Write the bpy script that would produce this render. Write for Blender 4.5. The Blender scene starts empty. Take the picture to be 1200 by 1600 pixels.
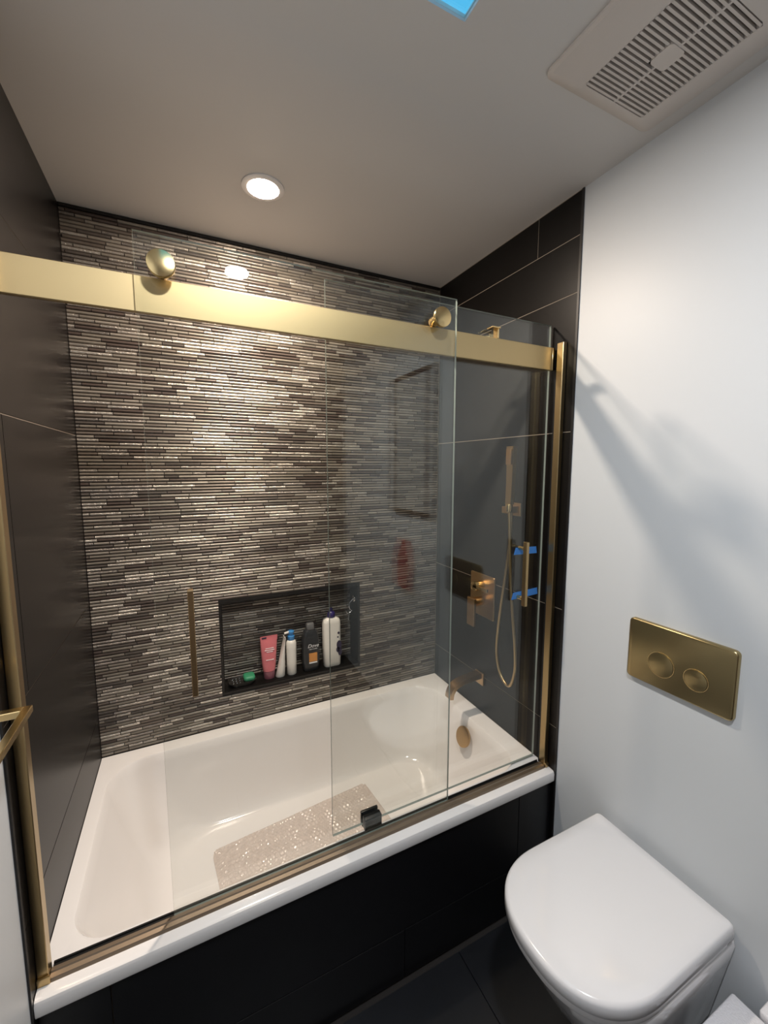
import bpy, bmesh, math, random
from mathutils import Vector, Matrix, Euler
random.seed(7)
PI = math.pi
scene = bpy.context.scene
C = scene.collection

# ------------------------------------------------------------------ camera
CAM = Vector((0.3387, -0.9906, 1.6297)); YAW, PITCH, ROLL, FPX = -0.4517, -0.1084, 0.0003, 641.62
fw = Vector((-math.sin(YAW)*math.cos(PITCH), math.cos(YAW)*math.cos(PITCH), math.sin(PITCH)))
rt = Vector((math.cos(YAW), math.sin(YAW), 0)); up = rt.cross(fw)
cr, sr = math.cos(ROLL), math.sin(ROLL)
rt, up = cr*rt+sr*up, -sr*rt+cr*up
cd = bpy.data.cameras.new('camera'); cam = bpy.data.objects.new('camera', cd); C.objects.link(cam)
M = Matrix((( rt.x, up.x, -fw.x, CAM.x), (rt.y, up.y, -fw.y, CAM.y), (rt.z, up.z, -fw.z, CAM.z), (0, 0, 0, 1)))
cam.matrix_world = M
cd.sensor_fit = 'VERTICAL'; cd.sensor_height = 36; cd.lens = FPX/1600*36; cd.clip_start = 0.01
scene.camera = cam

# ------------------------------------------------------------------ sky, exposure
w = bpy.data.worlds.new('sky'); scene.world = w; w.use_nodes = True
bg = w.node_tree.nodes['Background']; bg.inputs[0].default_value = (0.10, 0.58, 1.0, 1); bg.inputs[1].default_value = 1.0
scene.view_settings.view_transform = 'Standard'; scene.view_settings.look = 'None'
scene.view_settings.gamma = 1; scene.view_settings.use_curve_mapping = False
scene.view_settings.exposure = 0.0
TUB_LAMP = 26.0      # warm downlight over the tub, watts
ROOM_LAMP = 18.5     # neutral downlight over the floor (outside the frame), watts
LAMPX, LAMPY = .596, -.946

# ------------------------------------------------------------------ room size (metres)
W, D, H = 1.524, 0.816, 2.514
ZR = 0.509           # tub rim
YF = -2.05           # wall behind the camera

# ------------------------------------------------------------------ materials
def mat(name, col, rough=.5, metal=0, bump=None, var=None, spec=None, coat=0, trans=0, ior=None, aniso=0, emit=None, sss=0):
    m = bpy.data.materials.new(name); m.use_nodes = True
    nt = m.node_tree; b = nt.nodes['Principled BSDF']
    b.inputs['Base Color'].default_value = (*col, 1); b.inputs['Roughness'].default_value = rough
    b.inputs['Metallic'].default_value = metal
    if spec is not None: b.inputs['Specular IOR Level'].default_value = spec
    if coat: b.inputs['Coat Weight'].default_value = coat; b.inputs['Coat Roughness'].default_value = .08
    if trans: b.inputs['Transmission Weight'].default_value = trans
    if ior: b.inputs['IOR'].default_value = ior
    if aniso: b.inputs['Anisotropic'].default_value = aniso
    if emit: b.inputs['Emission Color'].default_value = (*emit[0], 1); b.inputs['Emission Strength'].default_value = emit[1]
    tc = nt.nodes.new('ShaderNodeTexCoord')
    if var:   # (scale vec, amount, detail)
        mp = nt.nodes.new('ShaderNodeMapping'); mp.inputs['Scale'].default_value = var[0]
        n = nt.nodes.new('ShaderNodeTexNoise'); n.inputs['Scale'].default_value = 1; n.inputs['Detail'].default_value = 4
        mx = nt.nodes.new('ShaderNodeMix'); mx.data_type = 'RGBA'
        a = var[1]
        mx.inputs['A'].default_value = (*[c*(1-a) for c in col], 1); mx.inputs['B'].default_value = (*[min(1, c*(1+a)) for c in col], 1)
        nt.links.new(tc.outputs['Object'], mp.inputs['Vector']); nt.links.new(mp.outputs[0], n.inputs['Vector'])
        nt.links.new(n.outputs[0], mx.inputs['Factor']); nt.links.new(mx.outputs['Result'], b.inputs['Base Color'])
    if bump:  # (scale vec, strength, distance)
        mp = nt.nodes.new('ShaderNodeMapping'); mp.inputs['Scale'].default_value = bump[0]
        n = nt.nodes.new('ShaderNodeTexNoise'); n.inputs['Scale'].default_value = 1; n.inputs['Detail'].default_value = 2
        bp = nt.nodes.new('ShaderNodeBump'); bp.inputs['Strength'].default_value = bump[1]; bp.inputs['Distance'].default_value = bump[2]
        nt.links.new(tc.outputs['Object'], mp.inputs['Vector']); nt.links.new(mp.outputs[0], n.inputs['Vector'])
        nt.links.new(n.outputs[0], bp.inputs['Height']); nt.links.new(bp.outputs[0], b.inputs['Normal'])
    return m

PAINT = mat('painted_wall', (.615, .64, .66), .44, bump=((14, 14, 14), .03, .001), spec=.5)
CEIL = mat('ceiling_paint', (.63, .615, .60), .55, bump=((40, 40, 40), .06, .002))
GROUT = mat('grout', (.34, .29, .23), .8, bump=((300, 300, 300), .3, .001))
DGROUT = mat('dark_grout', (.022, .018, .016), .8, bump=((300, 300, 300), .3, .001))
TILE = mat('black_tile', (.0055, .0047, .0043), .34, var=((6, 6, 6), .25), spec=.22)
APRON = mat('apron_tile', (.006, .006, .007), .35, var=((6, 6, 6), .25))
FLOORT = mat('floor_tile', (.010, .011, .014), .38, var=((8, 8, 8), .3), bump=((40, 40, 40), .05, .001))
BLACKTRIM = mat('black_trim', (.008, .007, .007), .35)
ACRYL = mat('tub_acrylic', (.82, .80, .785), .12, coat=.4, spec=.5)
CERAM = mat('ceramic', (.80, .79, .80), .10, coat=.5)
LIDM = mat('toilet_lid', (.80, .79, .80), .16, coat=.3)
GOLD = mat('brushed_gold', (.50, .385, .205), .44, 1, bump=((6, 400, 400), .06, .0005), aniso=.5)
GOLDV = mat('brushed_gold_upright', (.46, .34, .175), .30, 1, bump=((400, 400, 6), .06, .0005), aniso=.3)
GOLDP = mat('polished_gold', (.74, .56, .28), .20, 1, bump=((100, 100, 100), .02, .0005))
GOLDD = mat('satin_bronze', (.50, .34, .18), .32, 1, var=((30, 30, 30), .15))
FLUSH = mat('satin_gold_plate', (.42, .33, .17), .30, 1, bump=((300, 6, 300), .05, .0004))
TRACKM = mat('bronze_track', (.36, .29, .22), .42, 1, var=((10, 10, 10), .1))
RUBBER = mat('black_rubber', (.006, .006, .006), .4, var=((30, 30, 30), .2))
CHROME = mat('chrome', (.8, .8, .82), .08, 1, bump=((80, 80, 80), .02, .0005))
PLAST = mat('fan_plastic', (.62, .57, .53), .5, var=((20, 20, 20), .03))
DARK = mat('fan_cavity', (.05, .045, .04), .8, var=((20, 20, 20), .1))
TAPE = mat('blue_tape', (.05, .22, .62), .6, bump=((300, 60, 60), .3, .0006))
MATP = mat('tub_mat_vinyl', (.66, .58, .53), .12, bump=((120, 120, 60), .4, .002), var=((90, 140, 60), .22), spec=.7)
WHITEP = mat('white_plastic', (.78, .75, .70), .3, var=((20, 20, 20), .03))
PINK = mat('pink_plastic', (.62, .17, .19), .35, var=((20, 20, 20), .05))
PINKCAP = mat('mauve_plastic', (.28, .10, .13), .3, var=((20, 20, 20), .05))
BLUEP = mat('blue_plastic', (.05, .24, .55), .3, var=((20, 20, 20), .05))
NAVY = mat('navy_plastic', (.03, .02, .13), .3, var=((20, 20, 20), .05))
CHAR = mat('charcoal_plastic', (.025, .027, .03), .35, var=((20, 20, 20), .1))
GREYP = mat('grey_plastic', (.13, .13, .13), .35, var=((20, 20, 20), .1))
ORANGE = mat('orange_label', (.60, .26, .07), .45, var=((60, 60, 60), .25))
INK = mat('white_ink', (.8, .8, .8), .5, var=((20, 20, 20), .02))
DINK = mat('dark_ink', (.03, .025, .06), .5, var=((20, 20, 20), .02))
GREEN = mat('green_soap', (.035, .26, .13), .5, var=((40, 40, 40), .12))
SOAPD = mat('dark_soap_dish', (.018, .016, .015), .15, var=((20, 20, 20), .1))
TOWEL = mat('white_towel', (.82, .80, .82), .9, bump=((300, 300, 300), .6, .003))
RED = mat('red_towel', (.35, .02, .03), .9, bump=((200, 200, 200), .5, .003))
MIRR = mat('mirror_glass', (.85, .87, .86), .02, 1, var=((2, 2, 2), .01))
DWOOD = mat('dark_wood', (.05, .035, .028), .45, var=((4, 60, 60), .3))
DOORP = mat('door_paint', (.16, .13, .11), .4, var=((4, 4, 4), .02))

# clear glass: Fresnel reflection on a straight-through transparent pane
def glass_mat():
    m = bpy.data.materials.new('clear_glass'); m.use_nodes = True; nt = m.node_tree; nt.nodes.clear()
    out = nt.nodes.new('ShaderNodeOutputMaterial'); mx = nt.nodes.new('ShaderNodeMixShader')
    tr = nt.nodes.new('ShaderNodeBsdfTransparent'); tr.inputs[0].default_value = (.97, .977, .97, 1)
    gl = nt.nodes.new('ShaderNodeBsdfGlossy'); gl.inputs['Roughness'].default_value = 0.0; gl.inputs[0].default_value = (.96, 1, .98, 1)
    fr = nt.nodes.new('ShaderNodeFresnel'); geo = nt.nodes.new('ShaderNodeNewGeometry')
    mr = nt.nodes.new('ShaderNodeMapRange'); mr.inputs['To Min'].default_value = 1.52; mr.inputs['To Max'].default_value = 1/1.52
    nt.links.new(geo.outputs['Backfacing'], mr.inputs['Value']); nt.links.new(mr.outputs[0], fr.inputs['IOR'])
    nt.links.new(fr.outputs[0], mx.inputs[0]); nt.links.new(tr.outputs[0], mx.inputs[1]); nt.links.new(gl.outputs[0], mx.inputs[2])
    nt.links.new(mx.outputs[0], out.inputs[0]); return m
GLASS = glass_mat()
GEDGE = mat('glass_edge', (.20, .24, .22), .15, var=((20, 20, 20), .1), spec=1.0)
def emis(name, col, s):
    m = bpy.data.materials.new(name); m.use_nodes = True; nt = m.node_tree; nt.nodes.clear()
    o = nt.nodes.new('ShaderNodeOutputMaterial'); e = nt.nodes.new('ShaderNodeEmission')
    e.inputs[0].default_value = (*col, 1); e.inputs[1].default_value = s; nt.links.new(e.outputs[0], o.inputs[0]); return m

# ------------------------------------------------------------------ mesh helpers (all in world coordinates)
def BM(): return bmesh.new()
def worigin(o):
    v = Vector((0, 0, 0))
    while o: v = v + o.location; o = o.parent
    return v
def obj(name, bm, mats, parent=None, smooth=None, kind=None, at=None):
    """link one mesh object; vertices given in world space"""
    if at is not None and parent is None: base = Vector(at)
    else: base = worigin(parent) + (Vector((0, 0, 0)))
    bmesh.ops.recalc_face_normals(bm, faces=bm.faces)
    bmesh.ops.translate(bm, verts=bm.verts, vec=-base)
    me = bpy.data.meshes.new(name); bm.to_mesh(me); bm.free()
    if not isinstance(mats, (list, tuple)): mats = [mats]
    for m in mats: me.materials.append(m)
    if smooth:
        me.shade_smooth(); me.set_sharp_from_angle(angle=math.radians(smooth))
    o = bpy.data.objects.new(name, me); C.objects.link(o)
    if parent: o.parent = parent
    elif at is not None: o.location = at
    if kind: o['kind'] = kind
    return o
def thing(name, label, cat, loc, group=None):
    o = bpy.data.objects.new(name, None); C.objects.link(o); o.location = loc; o.empty_display_size = .05
    o['label'] = label; o['category'] = cat
    if group: o['group'] = group
    return o
def tag(o, label, cat, group=None):
    o['label'] = label; o['category'] = cat
    if group: o['group'] = group
    return o
def box(bm, x0, x1, y0, y1, z0, z1, bev=0, mi=0, seg=1):
    r = bmesh.ops.create_cube(bm, size=1); vs = r['verts']
    for v in vs: v.co = Vector(((x0+x1)/2+v.co.x*(x1-x0), (y0+y1)/2+v.co.y*(y1-y0), (z0+z1)/2+v.co.z*(z1-z0)))
    fs = {f for v in vs for f in v.link_faces}
    for f in fs: f.material_index = mi
    if bev:
        es = list({e for v in vs for e in v.link_edges})
        r = bmesh.ops.bevel(bm, geom=es, offset=bev, segments=seg, affect='EDGES', profile=.5)
        for f in r['faces']: f.material_index = mi
    return bm
def cyl(bm, c, axis, r, h, seg=32, r2=None, mi=0, bev=0):
    """solid cylinder centred at c along axis"""
    a = Vector(axis).normalized(); q = Vector((0, 0, 1)).rotation_difference(a).to_matrix().to_4x4()
    res = bmesh.ops.create_cone(bm, cap_ends=True, segments=seg, radius1=r, radius2=r if r2 is None else r2, depth=h, matrix=Matrix.Translation(c) @ q)
    vs = res['verts']
    for f in {f for v in vs for f in v.link_faces}: f.material_index = mi
    if bev:
        es = [e for e in {e for v in vs for e in v.link_edges} if any(len(f.verts) > 4 for f in e.link_faces)]
        bmesh.ops.bevel(bm, geom=es, offset=bev, segments=2, affect='EDGES', profile=.5)
    return bm
def sph(bm, c, rx, ry=None, rz=None, seg=20):
    ry = ry or rx; rz = rz or rx
    bmesh.ops.create_uvsphere(bm, u_segments=seg, v_segments=max(6, seg//2), radius=1, matrix=Matrix.Translation(c) @ Matrix.Diagonal((rx, ry, rz, 1)))
    return bm
def catmull(pts, n=8):
    P = [Vector(p) for p in pts]; P = [2*P[0]-P[1]] + P + [2*P[-1]-P[-2]]; out = []
    for i in range(1, len(P)-2):
        for k in range(n):
            t = k/n
            out.append(.5*((2*P[i])+(-P[i-1]+P[i+1])*t+(2*P[i-1]-5*P[i]+4*P[i+1]-P[i+2])*t*t+(-P[i-1]+3*P[i]-3*P[i+1]+P[i+2])*t**3))
    out.append(P[-2]); return out
def tube(bm, pts, r, seg=10, sq=False):
    pts = [Vector(p) for p in pts]; rings = []; n0 = None
    for i, p in enumerate(pts):
        t = (pts[min(i+1, len(pts)-1)]-pts[max(i-1, 0)]).normalized()
        if n0 is None:
            n0 = t.orthogonal().normalized()
        n0 = (n0 - t*n0.dot(t)).normalized(); b = t.cross(n0)
        rr = r[i] if isinstance(r, (list, tuple)) else r
        rings.append([bm.verts.new(p+rr*(math.cos(2*PI*k/seg)*n0+math.sin(2*PI*k/seg)*b)) for k in range(seg)])
    for a, b in zip(rings, rings[1:]):
        for k in range(seg): bm.faces.new((a[k], a[(k+1) % seg], b[(k+1) % seg], b[k]))
    bm.faces.new(rings[0][::-1]); bm.faces.new(rings[-1]); return bm
def loft(bm, rings, cap0=True, cap1=True, mi=0):
    R = [[bm.verts.new(p) for p in r] for r in rings]; n = len(R[0])
    for a, b in zip(R, R[1:]):
        for k in range(n):
            f = bm.faces.new((a[k], a[(k+1) % n], b[(k+1) % n], b[k])); f.material_index = mi
    if cap0: bm.faces.new(R[0][::-1]).material_index = mi
    if cap1: bm.faces.new(R[-1]).material_index = mi
    return R
def rrect(x0, x1, y0, y1, r, z, n=8, f=None):
    """rounded rectangle ring in plan; r may be 4 radii (x1y1, x0y1, x0y0, x1y0)"""
    rs = r if isinstance(r, (list, tuple)) else [r]*4; out = []
    for i, (cx, cy, a0) in enumerate(((x1, y1, 0), (x0, y1, PI/2), (x0, y0, PI), (x1, y0, 1.5*PI))):
        rr = rs[i]; sx = -1 if cx == x1 else 1; sy = -1 if cy == y1 else 1
        for k in range(n+1):
            a = a0+PI/2*k/n
            p = (cx+sx*rr+rr*math.cos(a), cy+sy*rr+rr*math.sin(a), z)
            out.append(f(p) if f else p)
    return out
def swap_yz(p): return (p[0], p[2], p[1])      # ring in plan -> ring in the x-z plane, third value becomes y
def swap_xz(p): return (p[2], p[0], p[1])      # first -> y, second -> z, third -> x
def lathe(bm, prof, c, seg=28, sx=1, sy=1):
    """profile of (radius, z)"""
    rings = [[(c[0]+r*sx*math.cos(2*PI*k/seg), c[1]+r*sy*math.sin(2*PI*k/seg), c[2]+z) for k in range(seg)] for r, z in prof]
    loft(bm, rings); return bm
def text(name, s, size, loc, rot, m, parent, shear=0):
    cu = bpy.data.curves.new(name, 'FONT'); cu.body = s; cu.size = size; cu.extrude = .0001; cu.align_x = 'CENTER'; cu.shear = shear
    to = bpy.data.objects.new(name+'_tmp', cu); C.objects.link(to)
    dg = bpy.context.evaluated_depsgraph_get(); dg.update()
    me = bpy.data.meshes.new_from_object(to.evaluated_get(dg)); bpy.data.objects.remove(to)
    me.transform(Matrix.Translation(Vector(loc)-worigin(parent)) @ Euler(rot).to_matrix().to_4x4())
    me.materials.clear(); me.materials.append(m)
    o = bpy.data.objects.new(name, me); C.objects.link(o); o.parent = parent; return o

# ================================================================== THE SETTING
bm = BM(); box(bm, -.1, W+.15, YF-.1, D+.2, -.12, -.008); floor = obj('floor', bm, DGROUT, kind='structure')
tw = .6
ys = [-.001, -.6, -1.2, -1.8, YF]; xs = [0, .5, 1.1, W]
for i in range(3):
    for j in range(4):
        bm = BM(); box(bm, xs[i]+.001, xs[i+1]-.001, ys[j+1]+.001, ys[j]-.001, -.008, 0, .001); obj('tile', bm, FLOORT, floor)

# ceiling with the skylight opening and the recess of the tub lamp left as a disc on it
SK = (.30, .886, -.82, -.232)
bm = BM()
x0, x1, y0, y1 = -.1, W+.15, YF-.1, D+.25
box(bm, x0, SK[0], y0, y1, H, H+.006); box(bm, SK[1], x1, y0, y1, H, H+.006)
box(bm, SK[0], SK[1], y0, SK[2], H, H+.006); box(bm, SK[0], SK[1], SK[3], y1, H, H+.006)
ceiling = obj('ceiling', bm, CEIL, kind='structure')

# walls
TX = .003
bm = BM(); box(bm, W+TX, W+.12, YF, 0, 0, H, mi=0); box(bm, W+.0015, W+.12, 0, D+.2, 0, H, mi=1)
wall_right = obj('wall_right', bm, [PAINT, GROUT], kind='structure')
bm = BM(); box(bm, -.12, -TX, YF, 0, 0, H, mi=0); box(bm, -.12, -.0015, 0, D+.2, 0, H, mi=1)
wall_left = obj('wall_left', bm, [PAINT, GROUT], kind='structure')
bm = BM(); box(bm, -.12, W+.12, YF-.12, YF, 0, H); wall_front = obj('wall_front', bm, DWOOD, kind='structure')
g = .0013
def side_tiles(parent, xa, xb, rows):
    for z0, z1, cuts in rows:
        c = [0.004]+cuts+[D-.001]
        for a, b in zip(c, c[1:]):
            bm = BM(); box(bm, xa, xb, a+(g if a > .01 else 0), b-g, z0+g, z1-g, .0004); obj('tile', bm, TILE, parent)
ZJ = [0, ZR-.06, .678, 1.127, 1.75, 2.200, 2.377, H-.002]
side_tiles(wall_right, W, W+.0015, [(.001, ZJ[2]-.17, []), (ZJ[2]-.17, ZJ[2], []), (ZJ[2], ZJ[3], []), (ZJ[3], ZJ[4], []), (ZJ[4], ZJ[5], []), (ZJ[5], ZJ[6], []), (ZJ[6], ZJ[7], [.183])])
side_tiles(wall_left, -.0015, 0, [(.001, ZJ[2]-.17, []), (ZJ[2]-.17, ZJ[2], []), (ZJ[2], 1.125, []), (1.125, 1.742, [.15]), (1.742, 2.185, []), (2.185, ZJ[7], [])])
for par, xa, xb in ((wall_right, W-.001, W+.003), (wall_left, -.003, .001)):   # black metal edge trim of the tiled part
    bm = BM(); box(bm, xa, xb, -.004, .004, 0, H-.001); obj('edge_trim', bm, BLACKTRIM, par)

# back wall, with the niche
NX0, NX1, NZ0, NZ1, ND = .452, 1.074, .664, 1.058, .095
bm = BM(); YB = D+.003
box(bm, -.1, NX0, YB, YB+.12, 0, H); box(bm, NX1, W+.1, YB, YB+.12, 0, H)
box(bm, NX0, NX1, YB, YB+.12, 0, NZ0); box(bm, NX0, NX1, YB, YB+.12, NZ1, H)
box(bm, NX0, NX1, YB+ND, YB+.12, NZ0, NZ1)
wall_back = obj('wall_back', bm, DGROUT, kind='structure')
bm = BM(); box(bm, 0, W, D-.001, YB, H-.012, H-.001); obj('edge_trim', bm, BLACKTRIM, wall_back)
bm = BM()     # black lining of the niche
t = .004
box(bm, NX0, NX0+t, D-.001, YB+ND, NZ0, NZ1); box(bm, NX1-t, NX1, D-.001, YB+ND, NZ0, NZ1)
box(bm, NX0+t, NX1-t, D-.001, YB+ND, NZ0, NZ0+t); box(bm, NX0+t, NX1-t, D-.001, YB+ND, NZ1-t, NZ1)
obj('niche_lining', bm, TILE, wall_back)
bm = BM()     # metal frame around its mouth
fr = .008
box(bm, NX0-fr, NX0, D-.003, YB, NZ0-fr, NZ1+fr); box(bm, NX1, NX1+fr, D-.003, YB, NZ0-fr, NZ1+fr)
box(bm, NX0, NX1, D-.003, YB, NZ0-fr, NZ0); box(bm, NX0, NX1, D-.003, YB, NZ1, NZ1+fr)
obj('niche_frame', bm, BLACKTRIM, wall_back)

# mosaic: thin strips laid in random lengths, three finishes
STR = []
for i, (c, r, me, b) in enumerate([
        ((.205, .18, .15), .38, .5, None), ((.14, .115, .096), .38, .45, None), ((.265, .235, .20), .38, .5, None),
        ((.40, .36, .315), .28, .75, 1), ((.26, .23, .205), .28, .75, 1), ((.50, .455, .40), .30, .75, 1),
        ((.075, .056, .048), .34, .3, None), ((.095, .08, .07), .28, .4, None)]):
    m = mat('strip_finish_%d' % i, c, r, me, var=((30, 30, 30), .25), bump=((260, 260, 420), .9, .0022) if b else ((15, 15, 500), .12, .0006))
    STR.append(m)
PITCH_Z, HT = .0122, .0106
PROF = [(0, 0), (.0006, .0026), (.0024, .0042), (.0053, .0049), (.0082, .0042), (.0100, .0026), (HT, 0)]      # (z, how far it stands out)
def strip_verts(L, yb):
    vs = []
    for x in (-L/2, L/2):
        for z, d in PROF:
            e = .0006 if d > .002 else 0
            vs.append((x*(1-2*e/L), yb-d, z-HT/2))
    n = len(PROF)
    fs = [(k, k+1, n+k+1, n+k) for k in range(n-1)]+[tuple(range(n))[::-1], tuple(range(n, 2*n))]
    return vs, fs
LENS = [.048, .073, .098, .098, .123, .148]
pieces = []
z = ZR+.004
while z+HT < H-.012:
    x = -random.random()*.1
    while x < W:
        L = random.choice(LENS); a, b = max(x, .0015), min(x+L, W-.0015); x += L+.0016
        segs = [(a, b, D+.003, L if (b-a) > L-1e-6 else None)]
        if z+HT > NZ0-fr-.0005 and z < NZ1+fr+.0005:
            segs = []
            l, r = NX0-fr-.001, NX1+fr+.001
            for sa, sb in ((a, min(b, l)), (max(a, r), b)):
                if sb-sa > .004: segs.append((sa, sb, D+.003, L if (sb-sa) > L-1e-6 else None))
            if z > NZ0+.004 and z+HT < NZ1-.004:
                sa, sb = max(a, NX0+.005), min(b, NX1-.005)
                if sb-sa > .004: segs.append((sa, sb, YB+ND, None))
        mi = random.choices(range(8), (20, 14, 14, 14, 12, 7, 11, 8))[0]
        for s in segs:
            if s[1]-s[0] > .004: pieces.append((s[0], s[1], z+HT/2, s[2], s[3], mi))
    z += PITCH_Z
def pscore(p):
    if p[4] is None or p[2] < ZR+.03: return 0
    c = Vector(((p[0]+p[1])/2, p[3], p[2])); d = c-CAM; dep = d.dot(fw)
    u, v = 600+FPX*d.dot(rt)/dep, 800-FPX*d.dot(up)/dep
    if not (0 < u < 1200 and 0 < v < 1600): return 0
    yr = 392+u*.17   # hidden behind the rail
    if yr-8 < v < yr+75: return 0
    return (p[1]-p[0])*HT/dep**3
order = sorted(range(len(pieces)), key=lambda i: -pscore(pieces[i])); single = set(order[:300])
cache = {}
sv, sf, sm = [], [], []
for i, (a, b, zc, yb, L, mi) in enumerate(pieces):
    if i in single:
        key = (L, mi)
        if key not in cache:
            vs, fs = strip_verts(L, 0); me = bpy.data.meshes.new('mosaic_strip'); me.from_pydata(vs, [], fs); me.materials.append(STR[mi])
            me.shade_smooth(); me.set_sharp_from_angle(angle=math.radians(50)); cache[key] = me
        o = bpy.data.objects.new('mosaic_strip', cache[key]); C.objects.link(o); o.parent = wall_back; o.location = ((a+b)/2, yb, zc)
    else:
        vs, fs = strip_verts(b-a, yb); n = len(sv)
        sv += [((a+b)/2+v[0], v[1], zc+v[2]) for v in vs]; sf += [tuple(n+k for k in f) for f in fs]; sm += [mi]*len(fs)
me = bpy.data.meshes.new('mosaic_field'); me.from_pydata(sv, [], sf)
for m in STR: me.materials.append(m)
me.polygons.foreach_set('material_index', sm); me.shade_smooth(); me.set_sharp_from_angle(angle=math.radians(50))
o = bpy.data.objects.new('mosaic_field', me); C.objects.link(o); o.parent = wall_back; o['kind'] = 'stuff'

# tiled apron under the tub rim
bm = BM(); box(bm, .002, W-.002, .022, .05, 0, .470); apron = obj('wall_apron', bm, GROUT, kind='structure')
for z0, z1, cuts in ((0.002, .176, [.9]), (.176, .470, [.133, 1.366])):
    c = [.002]+cuts+[W-.002]
    for a, b in zip(c, c[1:]):
        bm = BM(); box(bm, a+g, b-g, .014, .022, z0+g, z1-g, .0006); obj('tile', bm, APRON, apron)

# skylight
sky = obj('window_1', box(BM(), SK[0]-.02, SK[0], SK[2]-.02, SK[3]+.02, H+.0065, H+.014), WHITEP, kind='structure')
bm = BM(); box(bm, SK[1], SK[1]+.02, SK[2]-.02, SK[3]+.02, H+.0065, H+.014); box(bm, SK[0], SK[1], SK[2]-.02, SK[2], H+.0065, H+.014)
box(bm, SK[0], SK[1], SK[3], SK[3]+.02, H+.0065, H+.014); obj('window_frame', bm, WHITEP, sky)
obj('window_pane', box(BM(), SK[0], SK[1], SK[2], SK[3], H+.0068, H+.011), GLASS, sky)

# door in the wall behind the camera (seen only as a reflection in the shower glass)
bm = BM(); box(bm, .18, .94, YF+.0005, YF+.03, .005, 2.03); door = obj('door_1', bm, DOORP, kind='structure')
for zz in (.12, 1.08):
    obj('door_panel', box(BM(), .28, .84, YF+.03, YF+.038, zz, zz+.82, .004), DOORP, door)
obj('door_handle', cyl(cyl(BM(), (.87, YF+.055, 1.0), (0, 1, 0), .01, .05, 16), (.82, YF+.075, 1.0), (1, 0, 0), .009, .12, 16), GOLDP, door, smooth=40)
bm = BM(); box(bm, .10, .18, YF, YF+.02, 0, 2.11); box(bm, .94, 1.02, YF, YF+.02, 0, 2.11); box(bm, .18, .94, YF, YF+.02, 2.035, 2.11)
obj('trim_1', bm, DOORP, kind='structure')

# what hangs on the right wall beside the camera, seen only as a faint reflection in the doors
cab = thing('wall_cabinet', 'dark-framed flat wall cabinet high on the right white wall', 'cabinet', (W, -.93, 1.3))
CY0, CY1, CZ0, CZ1 = -1.16, -.70, 1.36, 2.16
obj('cabinet_door', box(BM(), W-.010, W+TX-.0004, CY0+.022, CY1-.022, CZ0+.022, CZ1-.022), mat('grey_door', (.46, .46, .45), .4, var=((4, 4, 4), .03)), cab)
for a, b, c, d in ((CY0, CY0+.022, CZ0, CZ1), (CY1-.022, CY1, CZ0, CZ1), (CY0+.022, CY1-.022, CZ0, CZ0+.022), (CY0+.022, CY1-.022, CZ1-.022, CZ1)):
    obj('frame_rail', box(BM(), W-.018, W+TX-.0004, a, b, c, d, .002), DWOOD, cab)
rt_ = thing('hand_towel', 'red hand towel hanging on a hook on the right white wall', 'towel', (W, -1.0, 1.2))
bm = BM(); rings = []
for i in range(9):
    z_ = 1.20-.30*i/8; hw = .035+.045*min(1, i/3)
    rings.append([(W-.012-.008*math.sin(k*1.9+i*.3)-(.006 if k < 9 else 0)*0-(0 if k >= 9 else .010), -1.0+hw*((k if k < 9 else 17-k)/8*2-1), z_) for k in range(18)])
loft(bm, rings); obj('cloth', bm, RED, rt_, smooth=70)
obj('towel_hook', cyl(BM(), (W-.010, -1.0, 1.212), (1, 0, 0), .010, .0255, 18, bev=.001), CHROME, rt_, smooth=40)

# ================================================================== TUB
def tubring(t, z):
    """t = 0 at the lip of the basin, 1 on its floor"""
    L = lambda a, b: a+(b-a)*t
    return rrect(L(.045, .27), L(1.440, 1.345), L(.088, .185), L(.752, .690), [L(.14, .16), L(.13, .2), L(.09, .15), L(.09, .12)], z, 10)
tub = thing('bathtub', 'white acrylic alcove bathtub with sloping left end under the glass doors', 'bathtub', (.76, .4, 0))
bm = BM(); o_ = .0015
rings = [rrect(o_, W-o_, .002, D-.0008, .0015, .470, 10), rrect(o_, W-o_, 0, D-.0008, .0015, .476, 10), rrect(o_, W-o_, 0, D-.0008, .0015, .499, 10),
         rrect(o_, W-o_, .003, D-.0008, .0015, .506, 10), rrect(o_, W-o_, .010, D-.0008, .0015, ZR, 10)]
i0 = rrect(.045-.012, 1.440+.012, .088-.010, .752+.012, [.15, .14, .10, .10], ZR, 10)
rings.append(i0)
rings.append(rrect(.045-.005, 1.440+.005, .088-.004, .752+.005, [.145, .135, .095, .095], ZR-.0015, 10))
rings.append(tubring(0, ZR-.008))
FZ = .165
for t_, z_ in ((.05, .47), (.16, .40), (.28, .33), (.42, .26), (.54, .215), (.66, .188), (.80, .172), (.92, .1665), (1, FZ)): rings.append(tubring(t_, z_))
loft(bm, rings, cap0=False)
obj('tub_shell', bm, ACRYL, tub, smooth=35)
# overflow cover on the tap-end slope
ov = thing('overflow_cover', 'round satin bronze overflow cover on the tub wall below the spout', 'drain cover', (1.418, .405, .425))
bm = BM(); cyl(bm, (1.407, .400, .432), (-1, 0, .30), .044, .011, 40, bev=.003); obj('cover_disc', bm, GOLDD, ov, smooth=40)
bm = BM(); cyl(bm, (1.4185, .400, .4285), (-1, 0, .30), .022, .014, 24); obj('cover_neck', bm, GOLDD, ov, smooth=40)
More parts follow.
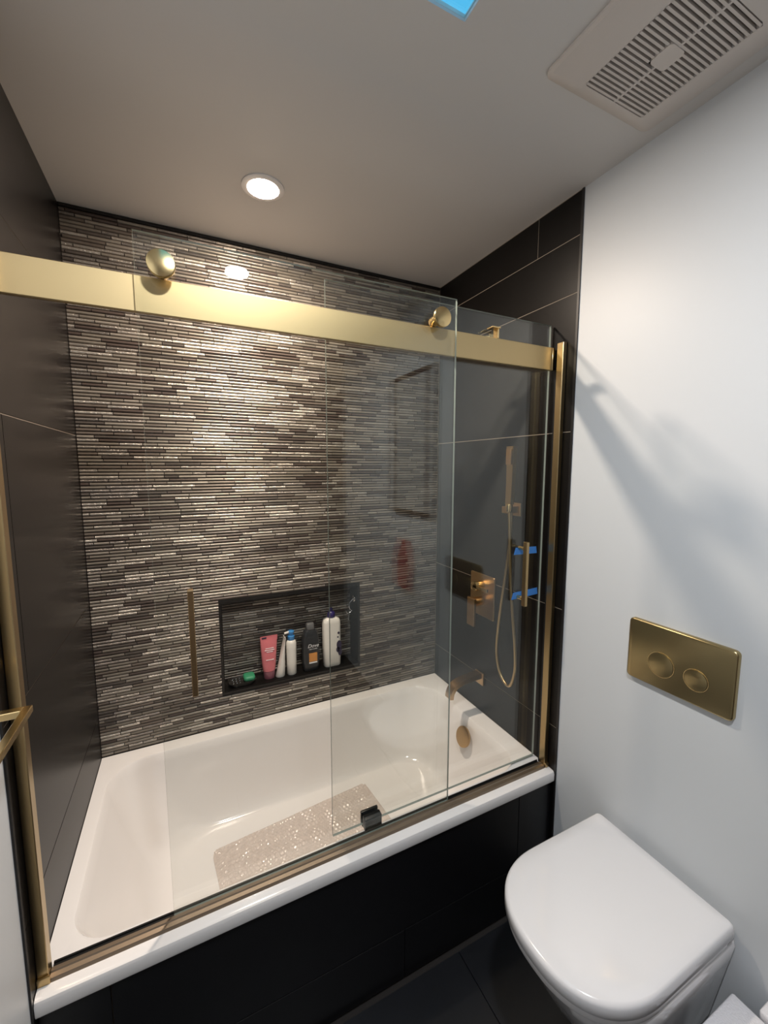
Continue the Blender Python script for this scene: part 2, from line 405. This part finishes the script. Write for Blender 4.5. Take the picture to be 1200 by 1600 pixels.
# bath mat
mt = thing('bath_mat', 'clear pebbled vinyl bath mat lying on the tub floor', 'bath mat', (.71, .43, FZ))
bm = BM(); nx, ny = 150, 84; LX, LY = .665, .37; ang = math.radians(5.6)
ca, sa = math.cos(ang), math.sin(ang); vs = []
cxm, cym = .716, .425
def matpt(u, v, h): return (cxm+ca*u-sa*v, cym+sa*u+ca*v, FZ+h)
for j in range(ny+1):
    row = []
    for i in range(nx+1):
        u, v = (i/nx-.5)*LX, (j/ny-.5)*LY
        rr = .035; ax, ay = abs(u)-(LX/2-rr), abs(v)-(LY/2-rr)
        if ax > 0 and ay > 0:
            q = max(ax, ay)/math.hypot(ax, ay); ax2, ay2 = ax*q, ay*q
            u = math.copysign(LX/2-rr+ax2, u); v = math.copysign(LY/2-rr+ay2, v)
        edge = min(1, (LX/2-abs(u))/.006, (LY/2-abs(v))/.006)
        hb = .5+.5*math.sin((u*.6+v)*330+1.6*math.sin(v*90))*math.sin((u-v*.5)*260+1.4*math.sin(u*80))
        row.append(bm.verts.new(matpt(u, v, .0015+.009*hb*max(0, edge))))
    vs.append(row)
for j in range(ny):
    for i in range(nx): bm.faces.new((vs[j][i], vs[j][i+1], vs[j+1][i+1], vs[j+1][i]))
me_ = obj('mat_sheet', bm, MATP, mt, smooth=80)

# ================================================================== SHOWER DOORS
YA, YBK = .056, .095
def pane(bm, x0, x1, y0, y1, z0, z1):
    box(bm, x0, x1, y0, y1, z0, z1)
    for f in bm.faces: f.material_index = 0 if abs(f.normal.y) > .9 else 1
def handle(parent, x, y0, za, zb, m):
    bm = BM(); box(bm, x-.0062, x+.0062, y0-.042, y0-.024, za, zb, .0012)
    o = obj('handle', bm, m, parent)
    for zz in (za+.025, zb-.025): obj('handle_post', cyl(BM(), (x, y0-.0125, zz), (0, 1, 0), .007, .0235, 16), GOLDP, o, smooth=40)
    return o
def roller(parent, x, z, yfront, yglass):
    o = obj('roller', cyl(BM(), (x, (yfront+.079)/2+.004, z), (0, 1, 0), .0145, .079-yfront, 32, bev=.001), GOLDP, parent, smooth=40)
    obj('roller_cap', cyl(BM(), (x, yfront-.004, z), (0, 1, 0), .0275, .012, 44, bev=.0018), GOLDP, o, smooth=40)
da = thing('sliding_glass_door', 'front clear glass sliding door, left of the two, hung on gold rollers', 'shower door', (.675, YA, ZR+.012), 'bypass glass shower doors')
bm = BM(); pane(bm, .265, 1.086, YA, YA+.008, .5135, 2.121); obj('glass_pane', bm, [GLASS, GEDGE], da)
roller(da, .316, 2.053, .036, YA); roller(da, 1.018, 2.053, .036, YA)
handle(da, .339, YA, 1.098, 1.352, GOLDD)
db = thing('sliding_glass_door', 'rear clear glass sliding door at the right, its gold handle held by blue tape', 'shower door', (1.1, YBK, ZR+.006), 'bypass glass shower doors')
bm = BM(); pane(bm, .694, 1.512, YBK, YBK+.008, .5155, 2.119); obj('glass_pane', bm, [GLASS, GEDGE], db)
hb = handle(db, 1.401, YBK, 1.141, 1.371, GOLDV)
bm = BM()      # angle bracket hooked over the rail
box(bm, 1.230, 1.262, .066, .0945, 2.067, 2.0705, .0004); box(bm, 1.2565, 1.262, .074, .0945, 2.0390, 2.067)
o = obj('hanger_bracket', bm, GOLDP, db); o['label'] = 'small polished gold angle bracket over the rail'
for za, zb, xa, xb in ((1.334, 1.331, 1.376, 1.486), (1.170, 1.176, 1.371, 1.498)):      # painter's tape stuck across the pane behind the handle
    bm = BM(); hh = .0125; n = 10; rings = []
    for k in range(n+1):
        x = xa+(xb-xa)*k/n; zz = za+(zb-za)*k/n; j = .008 if k == 0 else (-.004 if k == n else 0)
        y = YBK-.0004-.0005*(k % 2)
        rings.append([(x, y-.0004, zz-hh), (x+j, y-.0004, zz+hh), (x+j, y, zz+hh), (x, y, zz-hh)])
    loft(bm, rings); o = obj('tape_strip', bm, TAPE, db); o['label'] = 'blue painter\'s tape behind the handle'

rail = thing('door_rail', 'long flat brushed gold rail carrying the glass doors', 'shower rail', (.76, .078, 1.965))
bm = BM(); box(bm, .002, 1.508, .0735, .0875, 1.963, 2.0385, .0012); obj('rail_bar', bm, GOLD, rail)
bm = BM(); box(bm, 1.500, 1.512, .0725, .0885, 1.9625, 2.039, .002, seg=2); obj('end_cap', bm, GOLDP, rail, smooth=50)
bm = BM(); box(bm, 1.512, W-.0002, .074, .087, 1.970, 2.032); obj('wall_bracket', bm, RUBBER, rail)
for nm, xa, xb, lab in (('l', .0005, .021, 'upright brushed gold channel on the left tiled wall'), ('r', W-.019, W-.0012, 'upright brushed gold channel on the right tiled wall')):
    j = thing('wall_jamb', lab, 'door jamb', ((xa+xb)/2, .05, ZR), 'upright gold channels beside the doors')
    bm = BM(); box(bm, xa, xb, .034, .060, ZR+.0002, 2.050, .0015); obj('jamb_profile', bm, GOLDV, j)
    ym = .0605
    bm = BM(); xs_ = (xa+.004, xb-.004); box(bm, xs_[0], xs_[1], .060, .068, ZR+.0002, 1.955); obj('jamb_seal', bm, RUBBER, j)
    obj('jamb_foot', box(BM(), xa+.001 if nm == 'r' else xa, xb+.003 if nm == 'l' else xb, .028, .034, ZR+.0002, ZR+.018, .001), GOLDV, j)
trk = thing('bottom_track', 'bronze threshold track running along the front rim of the tub', 'door track', (.76, .05, ZR))
bm = BM()
R_ = [(x, y, zz) for x in (.022, W-.020) for y, zz in ((.030, ZR), (.033, .5165), (.043, .5175), (.045, .5205), (.0535, .5205), (.0535, ZR))]
v = [bm.verts.new(p) for p in R_]
for k in range(6): bm.faces.new((v[k], v[(k+1) % 6], v[6+(k+1) % 6], v[6+k]))
bm.faces.new(v[:6][::-1]); bm.faces.new(v[6:]); obj('track_profile', bm, TRACKM, trk)
obj('track_gasket', box(BM(), .022, W-.020, .0665, .0705, ZR+.0002, .5165), RUBBER, trk)
obj('track_channel', box(BM(), .022, W-.020, .0535, .0665, ZR+.0002, .5125), RUBBER, trk)
gd = thing('door_guide', 'small black plastic guide block clamping the doors to the rim', 'door guide', (.818, .08, ZR))
bm = BM(); box(bm, .790, .848, .0715, .0945, ZR+.0002, .550, .004, seg=2); box(bm, .790, .848, .1035, .112, ZR+.0002, .550, .002, seg=2); box(bm, .790, .848, .094, .104, ZR+.0002, .5145)
obj('guide_block', bm, RUBBER, gd, smooth=40)

# ================================================================== SHOWER FITTINGS ON THE RIGHT WALL
val = thing('shower_valve', 'gold square shower valve plate with two lever handles on the black tile', 'shower valve', (W, .43, 1.06))
bm = BM(); loft(bm, [rrect(.350, .512, .963, 1.155, .006, W-.0002, 4, swap_xz), rrect(.350, .512, .963, 1.155, .006, W-.006, 4, swap_xz), rrect(.352, .510, .965, 1.153, .005, W-.008, 4, swap_xz)])
obj('valve_plate', bm, GOLDD, val)
k = obj('diverter_knob', cyl(BM(), (W-.031, .432, 1.105), (1, 0, 0), .021, .046, 28, bev=.002), GOLDP, val, smooth=40)
obj('lever', box(BM(), W-.054, W-.044, .345, .440, 1.098, 1.113, .0015), GOLDP, k)
k = obj('temperature_stem', cyl(BM(), (W-.033, .432, 1.035), (1, 0, 0), .021, .050, 28, bev=.002), GOLDD, val, smooth=40)
bm = BM(); box(bm, W-.070, W-.058, .405, .455, .930, 1.056, .0015); obj('lever', bm, GOLDD, k)

sp = thing('tub_spout', 'curved bronze tub spout on the black tiled wall above the tub', 'tub spout', (W, .43, .66))
obj('spout_flange', box(BM(), W-.010, W-.0002, .405, .462, .640, .697, .002), GOLDD, sp)
path = [(W-.010, .685, .026), (W-.06, .682, .022), (W-.11, .676, .019), (W-.145, .664, .018), (W-.166, .640, .018), (W-.172, .612, .018)]
P = catmull([(a, 0, b) for a, b, c in path], 6); bm = BM(); rings = []
for i, p in enumerate(P):
    t_ = (P[min(i+1, len(P)-1)]-P[max(i-1, 0)]).normalized(); n_ = Vector((-t_.z, 0, t_.x)); h_ = .011-.003*i/len(P)
    rings.append([(p+n_*s*h_)+Vector((0, .433+q*.021, 0)) for s, q in ((-1, -1), (1, -1), (1, 1), (-1, 1))])
loft(bm, rings); obj('spout_arm', bm, GOLDD, sp, smooth=40)

hs = thing('hand_shower', 'gold stick hand shower with looped hose on the black tiled wall', 'hand shower', (W, .24, 1.46))
obj('wall_plate', box(BM(), W-.008, W-.0002, .215, .265, 1.438, 1.490, .0015), GOLDD, hs)
bm = BM(); box(bm, 1.455, W-.008, .222, .252, 1.452, 1.478, .0015); obj('holder_arm', bm, GOLDD, hs)
bm = BM(); rings = []
for i in range(9):
    t_ = i/8; zz = 1.487+.222*t_; xx = 1.466+.006*t_-.010*t_*t_; hw = .0145+.003*t_
    rings.append([(xx+a*.0085, .216+b*hw+.006*(1-t_), zz) for a, b in ((-1, -1), (1, -1), (1, 1), (-1, 1))])
loft(bm, rings); wand = obj('wand', bm, GOLDV, hs)
obj('spray_face', box(BM(), 1.4485, 1.4525, .204, .230, 1.640, 1.700, .0005), GOLDD, wand)
obj('cradle', cyl(BM(), (1.464, .221, 1.474), (0, 0, 1), .014, .030, 20, bev=.001), GOLDP, hs, smooth=40)
hp = catmull([(1.464, .219, 1.462), (1.464, .214, 1.40), (1.466, .204, 1.22), (1.468, .185, 1.05), (1.469, .168, .93), (1.470, .166, .83), (1.472, .196, .758), (1.476, .250, .780), (1.478, .280, .87),
              (1.478, .272, 1.00), (1.477, .245, 1.18), (1.480, .226, 1.34), (1.490, .236, 1.445), (1.492, .237, 1.452)], 10)
obj('hose', tube(BM(), hp, .0062, 10), GOLDV, hs, smooth=60)

# ================================================================== FLUSH PLATE
fp = thing('flush_plate', 'rectangular satin gold flush plate on the white wall above the toilet', 'flush plate', (W, -.38, 1.1))
FX = W+TX
f2 = lambda y0, y1, z0, z1, r, x: rrect(y0, y1, z0, z1, r, x, 6, swap_xz)
bm = BM(); loft(bm, [f2(-.516, -.247, 1.009, 1.189, .012, FX-.0003), f2(-.516, -.247, 1.009, 1.189, .012, FX-.010), f2(-.5145, -.2485, 1.0105, 1.1875, .011, FX-.013), f2(-.512, -.251, 1.013, 1.185, .010, FX-.014)])
obj('plate', bm, FLUSH, fp, smooth=50)
for yc, zc, r in ((-.343, 1.081, .0345), (-.431, 1.078, .0285)):
    b = obj('flush_button', cyl(BM(), (FX-.0151, yc, zc), (1, 0, 0), r-.0016, .0022, 48, bev=.0006), FLUSH, fp, smooth=40)
    bm = BM(); seg = 48
    rr = [[(FX-x, yc+rad*math.cos(2*PI*k/seg), zc+rad*math.sin(2*PI*k/seg)) for k in range(seg)] for rad, x in ((r, .0141), (r, .0152), (r+.0011, .0152), (r+.0011, .0141))]
    loft(bm, rr+[rr[0]], False, False); obj('button_rim', bm, GOLDP, b, smooth=40)

# ================================================================== TOILET
tl = thing('toilet', 'white toilet with closed D-shaped lid mounted on the right wall', 'toilet', (1.3, -.38, 0))
def dring(xb, xf, yc, b, z, n=14, rb=.012, xs=None, e=2.35):
    """D-shaped outline: straight back at xb, front apex at xf, half width b"""
    xs = xs if xs is not None else xf+.20; out = []
    N = 40
    for k in range(N+1):
        a = PI/2+PI*k/N; c, s = math.cos(a), math.sin(a)
        out.append((xs+(xs-xf)*math.copysign(abs(c)**(2/e), c), yc+b*math.copysign(abs(s)**(2/e), s), z))
    for k in range(5):
        a = -PI/2+PI/2*k/4; out.append((xb-rb+rb*math.cos(a), yc-b+rb+rb*math.sin(a), z))
    for k in range(5):
        a = PI/2*k/4; out.append((xb-rb+rb*math.cos(a), yc+b-rb+rb*math.sin(a), z))
    return out
YC = -.380
bm = BM(); loft(bm, [dring(1.500, 1.018, YC, .184, .479), dring(1.503, 1.014, YC, .187, .484), dring(1.503, 1.014, YC, .187, .508), dring(1.501, 1.0165, YC, .185, .5145), dring(1.496, 1.023, YC, .180, .5185), dring(1.47, 1.06, YC, .15, .5200)])
obj('lid', bm, LIDM, tl, smooth=50)
bm = BM(); loft(bm, [dring(1.488, 1.022, YC, .181, .458), dring(1.49, 1.020, YC, .183, .462), dring(1.49, 1.020, YC, .183, .4725), dring(1.488, 1.022, YC, .181, .4765)])
obj('seat', bm, LIDM, tl, smooth=50)
bm = BM(); XB = FX-.0005
loft(bm, [dring(XB, 1.32, YC, .116, .085, xs=1.42), dring(XB, 1.27, YC, .129, .12, xs=1.39), dring(XB, 1.18, YC, .146, .20, xs=1.34), dring(XB, 1.105, YC, .163, .31, xs=1.28), dring(XB, 1.058, YC, .177, .40, xs=1.245),
          dring(XB, 1.035, YC, .184, .445, xs=1.235), dring(XB, 1.040, YC, .180, .4555, xs=1.235)])
obj('bowl', bm, CERAM, tl, smooth=50)
bm = BM(); box(bm, 1.4935, 1.5235, YC-.180, YC+.180, .4560, .484, .008, seg=3); obj('hinge_bar', bm, CERAM, tl, smooth=50)

# ================================================================== CEILING FITTINGS
def downlight(x, y, lab, watts, col, r=.045, sz=.075, glow=150):
    t = thing('recessed_downlight', lab, 'ceiling light', (x, y, H))
    bm = BM(); seg = 48
    rr = [[(x+a*math.cos(2*PI*k/seg), y+a*math.sin(2*PI*k/seg), H-zz) for k in range(seg)] for a, zz in ((r+.021, .0002), (r+.021, .003), (r+.015, .0055), (r+.004, .0055), (r+.001, .0015), (r+.001, .0002))]
    loft(bm, rr, False, False); obj('trim_ring', bm, CERAM, t, smooth=40)
    bm = BM(); lathe(bm, [(r, -.0006), (r*.98, -.004), (r*.8, -.0075), (r*.45, -.0095), (.002, -.010)], (x, y, H), 40)
    obj('diffuser', bm, emis('lamp_glow', col, glow), t, smooth=60)
    ld = bpy.data.lights.new('downlight_lamp', 'AREA'); ld.shape = 'DISK'; ld.size = sz; ld.energy = watts; ld.color = col
    lo = bpy.data.objects.new('downlight_lamp', ld); C.objects.link(lo); lo.parent = t; lo.location = (0, 0, -.0125)
    return t
downlight(.608, .446, 'lit round recessed ceiling light above the tub', TUB_LAMP, (1, .835, .68))
downlight(LAMPX, LAMPY, 'lit round recessed ceiling light over the floor, mirrored in the glass door', ROOM_LAMP, (.965, .975, 1), sz=.10, glow=60)

fan = thing('exhaust_fan', 'off-white square ceiling exhaust fan grille with louvre slats', 'exhaust fan', (1.295, -.382, H))
X0, X1, Y0, Y1 = 1.113, 1.478, -.548, -.222; GX0, GX1, GY0, GY1 = 1.200, 1.404, -.503, -.260
bm = BM()
rr = [rrect(X0, X1, Y0, Y1, .018, H-.0003, 5), rrect(X0, X1, Y0, Y1, .018, H-.006, 5), rrect(X0+.006, X1-.006, Y0+.006, Y1-.006, .016, H-.011, 5),
      rrect(GX0-.012, GX1+.012, GY0-.012, GY1+.012, .012, H-.020, 5), rrect(GX0, GX1, GY0, GY1, .008, H-.020, 5), rrect(GX0, GX1, GY0, GY1, .008, H-.008, 5)]
loft(bm, rr, False, False); obj('cover_plate', bm, PLAST, fan, smooth=30)
obj('cavity', box(BM(), GX0-.004, GX1+.004, GY0-.004, GY1+.004, H-.0075, H-.002), DARK, fan)
n = 24; py = (GY1-GY0)/n; GXM = (GX0+GX1)/2; PC = (GXM, -.380)
for i in range(n):
    yc = GY1-py*(i+.5)
    for a, b in ((GX0-.001, GXM-.0022), (GXM+.0022, GX1+.001)):
        if abs(yc-PC[1]) < .024:
            if a < PC[0] < b+.01 and b < PC[0]: b = PC[0]-.024
            else: a = PC[0]+.024
        bm = BM(); v = [bm.verts.new(p) for x in (a, b) for p in ((x, yc-.0028, H-.020), (x, yc+.0022, H-.020), (x, yc+.0034, H-.010), (x, yc-.0016, H-.010))]
        for k in range(4): bm.faces.new((v[k], v[(k+1) % 4], v[4+(k+1) % 4], v[4+k]))
        bm.faces.new(v[:4][::-1]); bm.faces.new(v[4:]); obj('slat', bm, PLAST, fan)
obj('centre_rib', box(BM(), GXM-.0022, GXM+.0022, GY0, GY1, H-.0200, H-.0090), PLAST, fan)
bm = BM(); loft(bm, [rrect(PC[0]-.024, PC[0]+.024, PC[1]-.024, PC[1]+.024, .009, zz, 5) for zz in (H-.009, H-.0205, H-.0215)]); obj('centre_pad', bm, PLAST, fan)

# ================================================================== TOWEL BAR (left foreground)
tb = thing('towel_bar', 'square polished gold towel bar on the left white wall', 'towel bar', (0, -.35, 1.195))
s = .0065
bm = BM(); box(bm, .072-2*s, .072, -.62, -.079, 1.195-s, 1.195+s, .0012); obj('bar', bm, GOLDP, tb)
for yy in (-.079, -.62+.018):
    bm = BM(); box(bm, -TX, .072-2*s, yy-.017, yy, 1.195-s, 1.195+s, .0012); obj('bar_post', bm, GOLDP, tb)

# ================================================================== NICHE CONTENTS
SZ = NZ0+.004+.0002
# soap dish and soap
sd = thing('soap_dish', 'dark metal soap dish with bright studs in the niche corner', 'soap dish', (.528, .862, SZ))
bm = BM(); loft(bm, [rrect(.482, .578, .828, .890, .02, SZ, 6), rrect(.476, .584, .824, .894, .022, SZ+.010, 6), rrect(.472, .588, .821, .897, .024, SZ+.018, 6), rrect(.476, .584, .825, .893, .022, SZ+.018, 6), rrect(.482, .578, .829, .889, .02, SZ+.011, 6)])
obj('dish_tray', bm, SOAPD, sd, smooth=40)
for i in range(3):
    for j in range(3):
        obj('stud', sph(BM(), (.492+.014*i, .838+.020*j, SZ+.012), .0038, .0038, .006, 10), CHROME, sd, smooth=80)
so = tag(obj('soap_bar', (lambda b: (loft(b, [rrect(.537, .583, .832, .886, .012, SZ+.0165, 5), rrect(.535, .585, .830, .888, .014, SZ+.024, 5), rrect(.537, .583, .832, .886, .013, SZ+.031, 5), rrect(.543, .577, .838, .880, .01, SZ+.034, 5)]), b)[1])(BM()), GREEN, smooth=60, at=(.56, .86, SZ+.0165)), 'green bar of soap resting on the dark soap dish', 'soap')
# pink tube standing on its cap
pt = thing('squeeze_tube', 'pink squeeze tube standing on its cap in the niche', 'tube', (.648, .858, SZ))
def ell(cx, cy, rx, ry, z, n=28): return [(cx+rx*math.cos(2*PI*k/n), cy+ry*math.sin(2*PI*k/n), z) for k in range(n)]
bm = BM(); loft(bm, [ell(.649, .858, .0235, .019, SZ), ell(.649, .858, .0245, .020, SZ+.004), ell(.649, .858, .0265, .021, SZ+.034)]); obj('cap', bm, PINKCAP, pt, smooth=50)
bm = BM(); loft(bm, [ell(.649, .858, .0270, .0205, SZ+.036), ell(.649, .858, .031, .020, SZ+.07), ell(.650, .858, .035, .0135, SZ+.13), ell(.651, .858, .0375, .006, SZ+.175), ell(.652, .858, .0385, .0016, SZ+.186), ell(.652, .858, .0385, .0014, SZ+.198)]); obj('tube_body', bm, PINK, pt, smooth=60)
bm = BM(); box(bm, .620, .641, .8548, .8556, SZ+.188, SZ+.194); obj('print', bm, DINK, pt)
# print lines
for xa, xb, zz, dy in ((.634, .670, .142, .0125), (.630, .673, .134, .0140), (.638, .666, .126, .0148), (.634, .668, .090, .0188)): obj('print', box(BM(), xa, xb, .858-dy, .858-dy+.003, SZ+zz, SZ+zz+.0022), INK, pt)
# white leaning tube
wt = thing('squeeze_tube', 'plain white squeeze tube leaning against the blue-capped bottle', 'tube', (.70, .85, SZ))
bm = BM(); rings = []
for zz, hx, hy, off in ((0, .0205, .017, -.001), (.003, .0215, .018, -.001), (.05, .0165, .021, .006), (.12, .009, .024, .014), (.165, .0022, .025, .0205), (.178, .0012, .025, .022)):
    rings.append([(.698+off+hx*math.cos(2*PI*k/20), .850+hy*math.sin(2*PI*k/20), SZ+zz) for k in range(20)])
loft(bm, rings); obj('tube_body', bm, WHITEP, wt, smooth=60)
obj('tube_crimp', box(BM(), .7187, .7213, .826, .874, SZ+.176, SZ+.186), WHITEP, wt)
# white bottle with blue pump
wb = thing('pump_bottle', 'slim white bottle with a blue pump head in the niche', 'bottle', (.751, .850, SZ))
bm = BM(); lathe(bm, [(.020, 0), (.0225, .003), (.0225, .06), (.0235, .12), (.0235, .150), (.020, .160), (.014, .166)], (.751, .850, SZ)); obj('bottle_body', bm, WHITEP, wb, smooth=50)
bm = BM(); lathe(bm, [(.0145, .1655), (.0165, .168), (.0165, .184), (.011, .187), (.011, .197), (.014, .198), (.0145, .206), (.010, .209)], (.751, .850, SZ)); hd = obj('pump_head', bm, BLUEP, wb, smooth=50)
obj('nozzle', cyl(BM(), (.732, .846, SZ+.2025), (1, .1, .12), .005, .026, 14), WHITEP, hd, smooth=50)
# charcoal body wash bottle
cb = thing('shampoo_bottle', 'charcoal bottle with orange label and white lettering in the niche', 'bottle', (.842, .852, SZ))
def shp(z, w, d, cx=.842, cy=.852): return rrect(cx-w/2, cx+w/2, cy-d/2, cy+d/2, d*.30, SZ+z, 6)
bm = BM(); loft(bm, [shp(0, .066, .038), shp(.005, .074, .044), shp(.05, .080, .048), (shp(.12, .080, .048)), shp(.165, .074, .046), shp(.190, .060, .040), shp(.199, .042, .034)]); obj('bottle_body', bm, CHAR, cb, smooth=50)
bm = BM(); loft(bm, [shp(.2, .036, .032), shp(.203, .038, .034), shp(.226, .036, .032), shp(.230, .030, .026)]); obj('cap', bm, GREYP, cb, smooth=50)
yl = .852-.0242
obj('label_patch', box(BM(), .829, .868, yl-.0009, yl+.0015, SZ+.047, SZ+.089), ORANGE, cb)
obj('label_stripe', box(BM(), .829, .868, yl-.0010, yl+.0015, SZ+.039, SZ+.045), INK, cb)
text('lettering', 'Dove', .024, (.849, yl-.0008, SZ+.117), (PI/2, 0, 0), INK, cb, .3)
text('lettering', 'MEN+CARE', .0078, (.849, yl-.0008, SZ+.106), (PI/2, 0, 0), INK, cb)
# big white bottle with navy cap
lb = thing('shampoo_bottle', 'large white bottle with a navy cap in the niche', 'bottle', (.948, .852, SZ))
s2 = lambda z, w, d: rrect(.948-w/2, .948+w/2, .852-d/2, .852+d/2, d*.35, SZ+z, 6)
bm = BM(); loft(bm, [s2(0, .078, .044), s2(.004, .084, .050), s2(.10, .086, .052), s2(.215, .086, .050), s2(.232, .076, .044), s2(.240, .046, .034)]); obj('bottle_body', bm, WHITEP, lb, smooth=50)
bm = BM(); lathe(bm, [(.017, .2405), (.019, .243), (.0185, .262), (.014, .270), (.0075, .272), (.0075, .285), (.004, .288)], (.948, .852, SZ)); obj('cap', bm, NAVY, lb, smooth=50)
for (cx_, cz_, rx_, rz_) in ((.978, .105, .013, .022), (.971, .082, .008, .014), (.982, .070, .010, .020), (.976, .165, .006, .006), (.972, .145, .004, .004)):
    bm = BM(); rings = [[(cx_+rx_*math.cos(2*PI*k/18), .8265-e_, SZ+cz_+rz_*math.sin(2*PI*k/18)) for k in range(18)] for e_ in (-.003, .0006)]
    loft(bm, rings); obj('print', bm, DINK, lb)
# chrome hook with ring on the niche side
hk = thing('suction_hook', 'small chrome hook with hanging ring at the right of the niche', 'hook', (NX1-t, .848, .985))
obj('hook_base', cyl(BM(), (NX1-t-.0045, .848, .985), (1, 0, 0), .016, .008, 28, bev=.002), CHROME, hk, smooth=40)
obj('hook_wire', tube(BM(), catmull([(NX1-t-.009, .848, .985), (NX1-.022, .848, .975), (NX1-.034, .848, .960), (NX1-.030, .848, .935), (NX1-.020, .848, .925), (NX1-.042, .848, .915), (NX1-.050, .848, .930)], 8), .0019, 8), CHROME, hk, smooth=60)
obj('hook_tip', tube(BM(), [(NX1-.036, .848, .905), (NX1-.038, .848, .880)], .0024, 8), CHROME, hk, smooth=60)

# ================================================================== WHITE TOWELS, bottom right, on a dark stool
st = thing('stool', 'low dark stool beside the toilet holding two folded white towels', 'stool', (1.40, -.72, 0))
obj('stool_top', box(BM(), 1.300, 1.523, -.86, -.580, .285, .305, .003), DWOOD, st)
for a, b in ((1.315, -.597), (1.505, -.597), (1.315, -.843), (1.505, -.843)): obj('leg', box(BM(), a-.012, a+.012, b-.012, b+.012, 0.0005, .285), DWOOD, st)
def towel(x0, x1, y0, y1, z0, z1, lab):
    t = thing('folded_towel', lab, 'towel', ((x0+x1)/2, (y0+y1)/2, z0), 'folded white towels')
    hh = (z1-z0)/3
    for k in range(3):
        bm = BM(); box(bm, x0+.001*k, x1-.001*k, y0, y1-.001*k, z0+k*hh, z0+(k+1)*hh-.0003, hh*.22, seg=2); obj('fold', bm, TOWEL, t, smooth=60)
towel(1.310, 1.466, -.83, -.584, .3052, .381, 'larger folded white towel on the stool, nearer the toilet')
towel(1.473, 1.522, -.83, -.630, .3052, .386, 'narrow folded white towel on the stool, against the white wall')
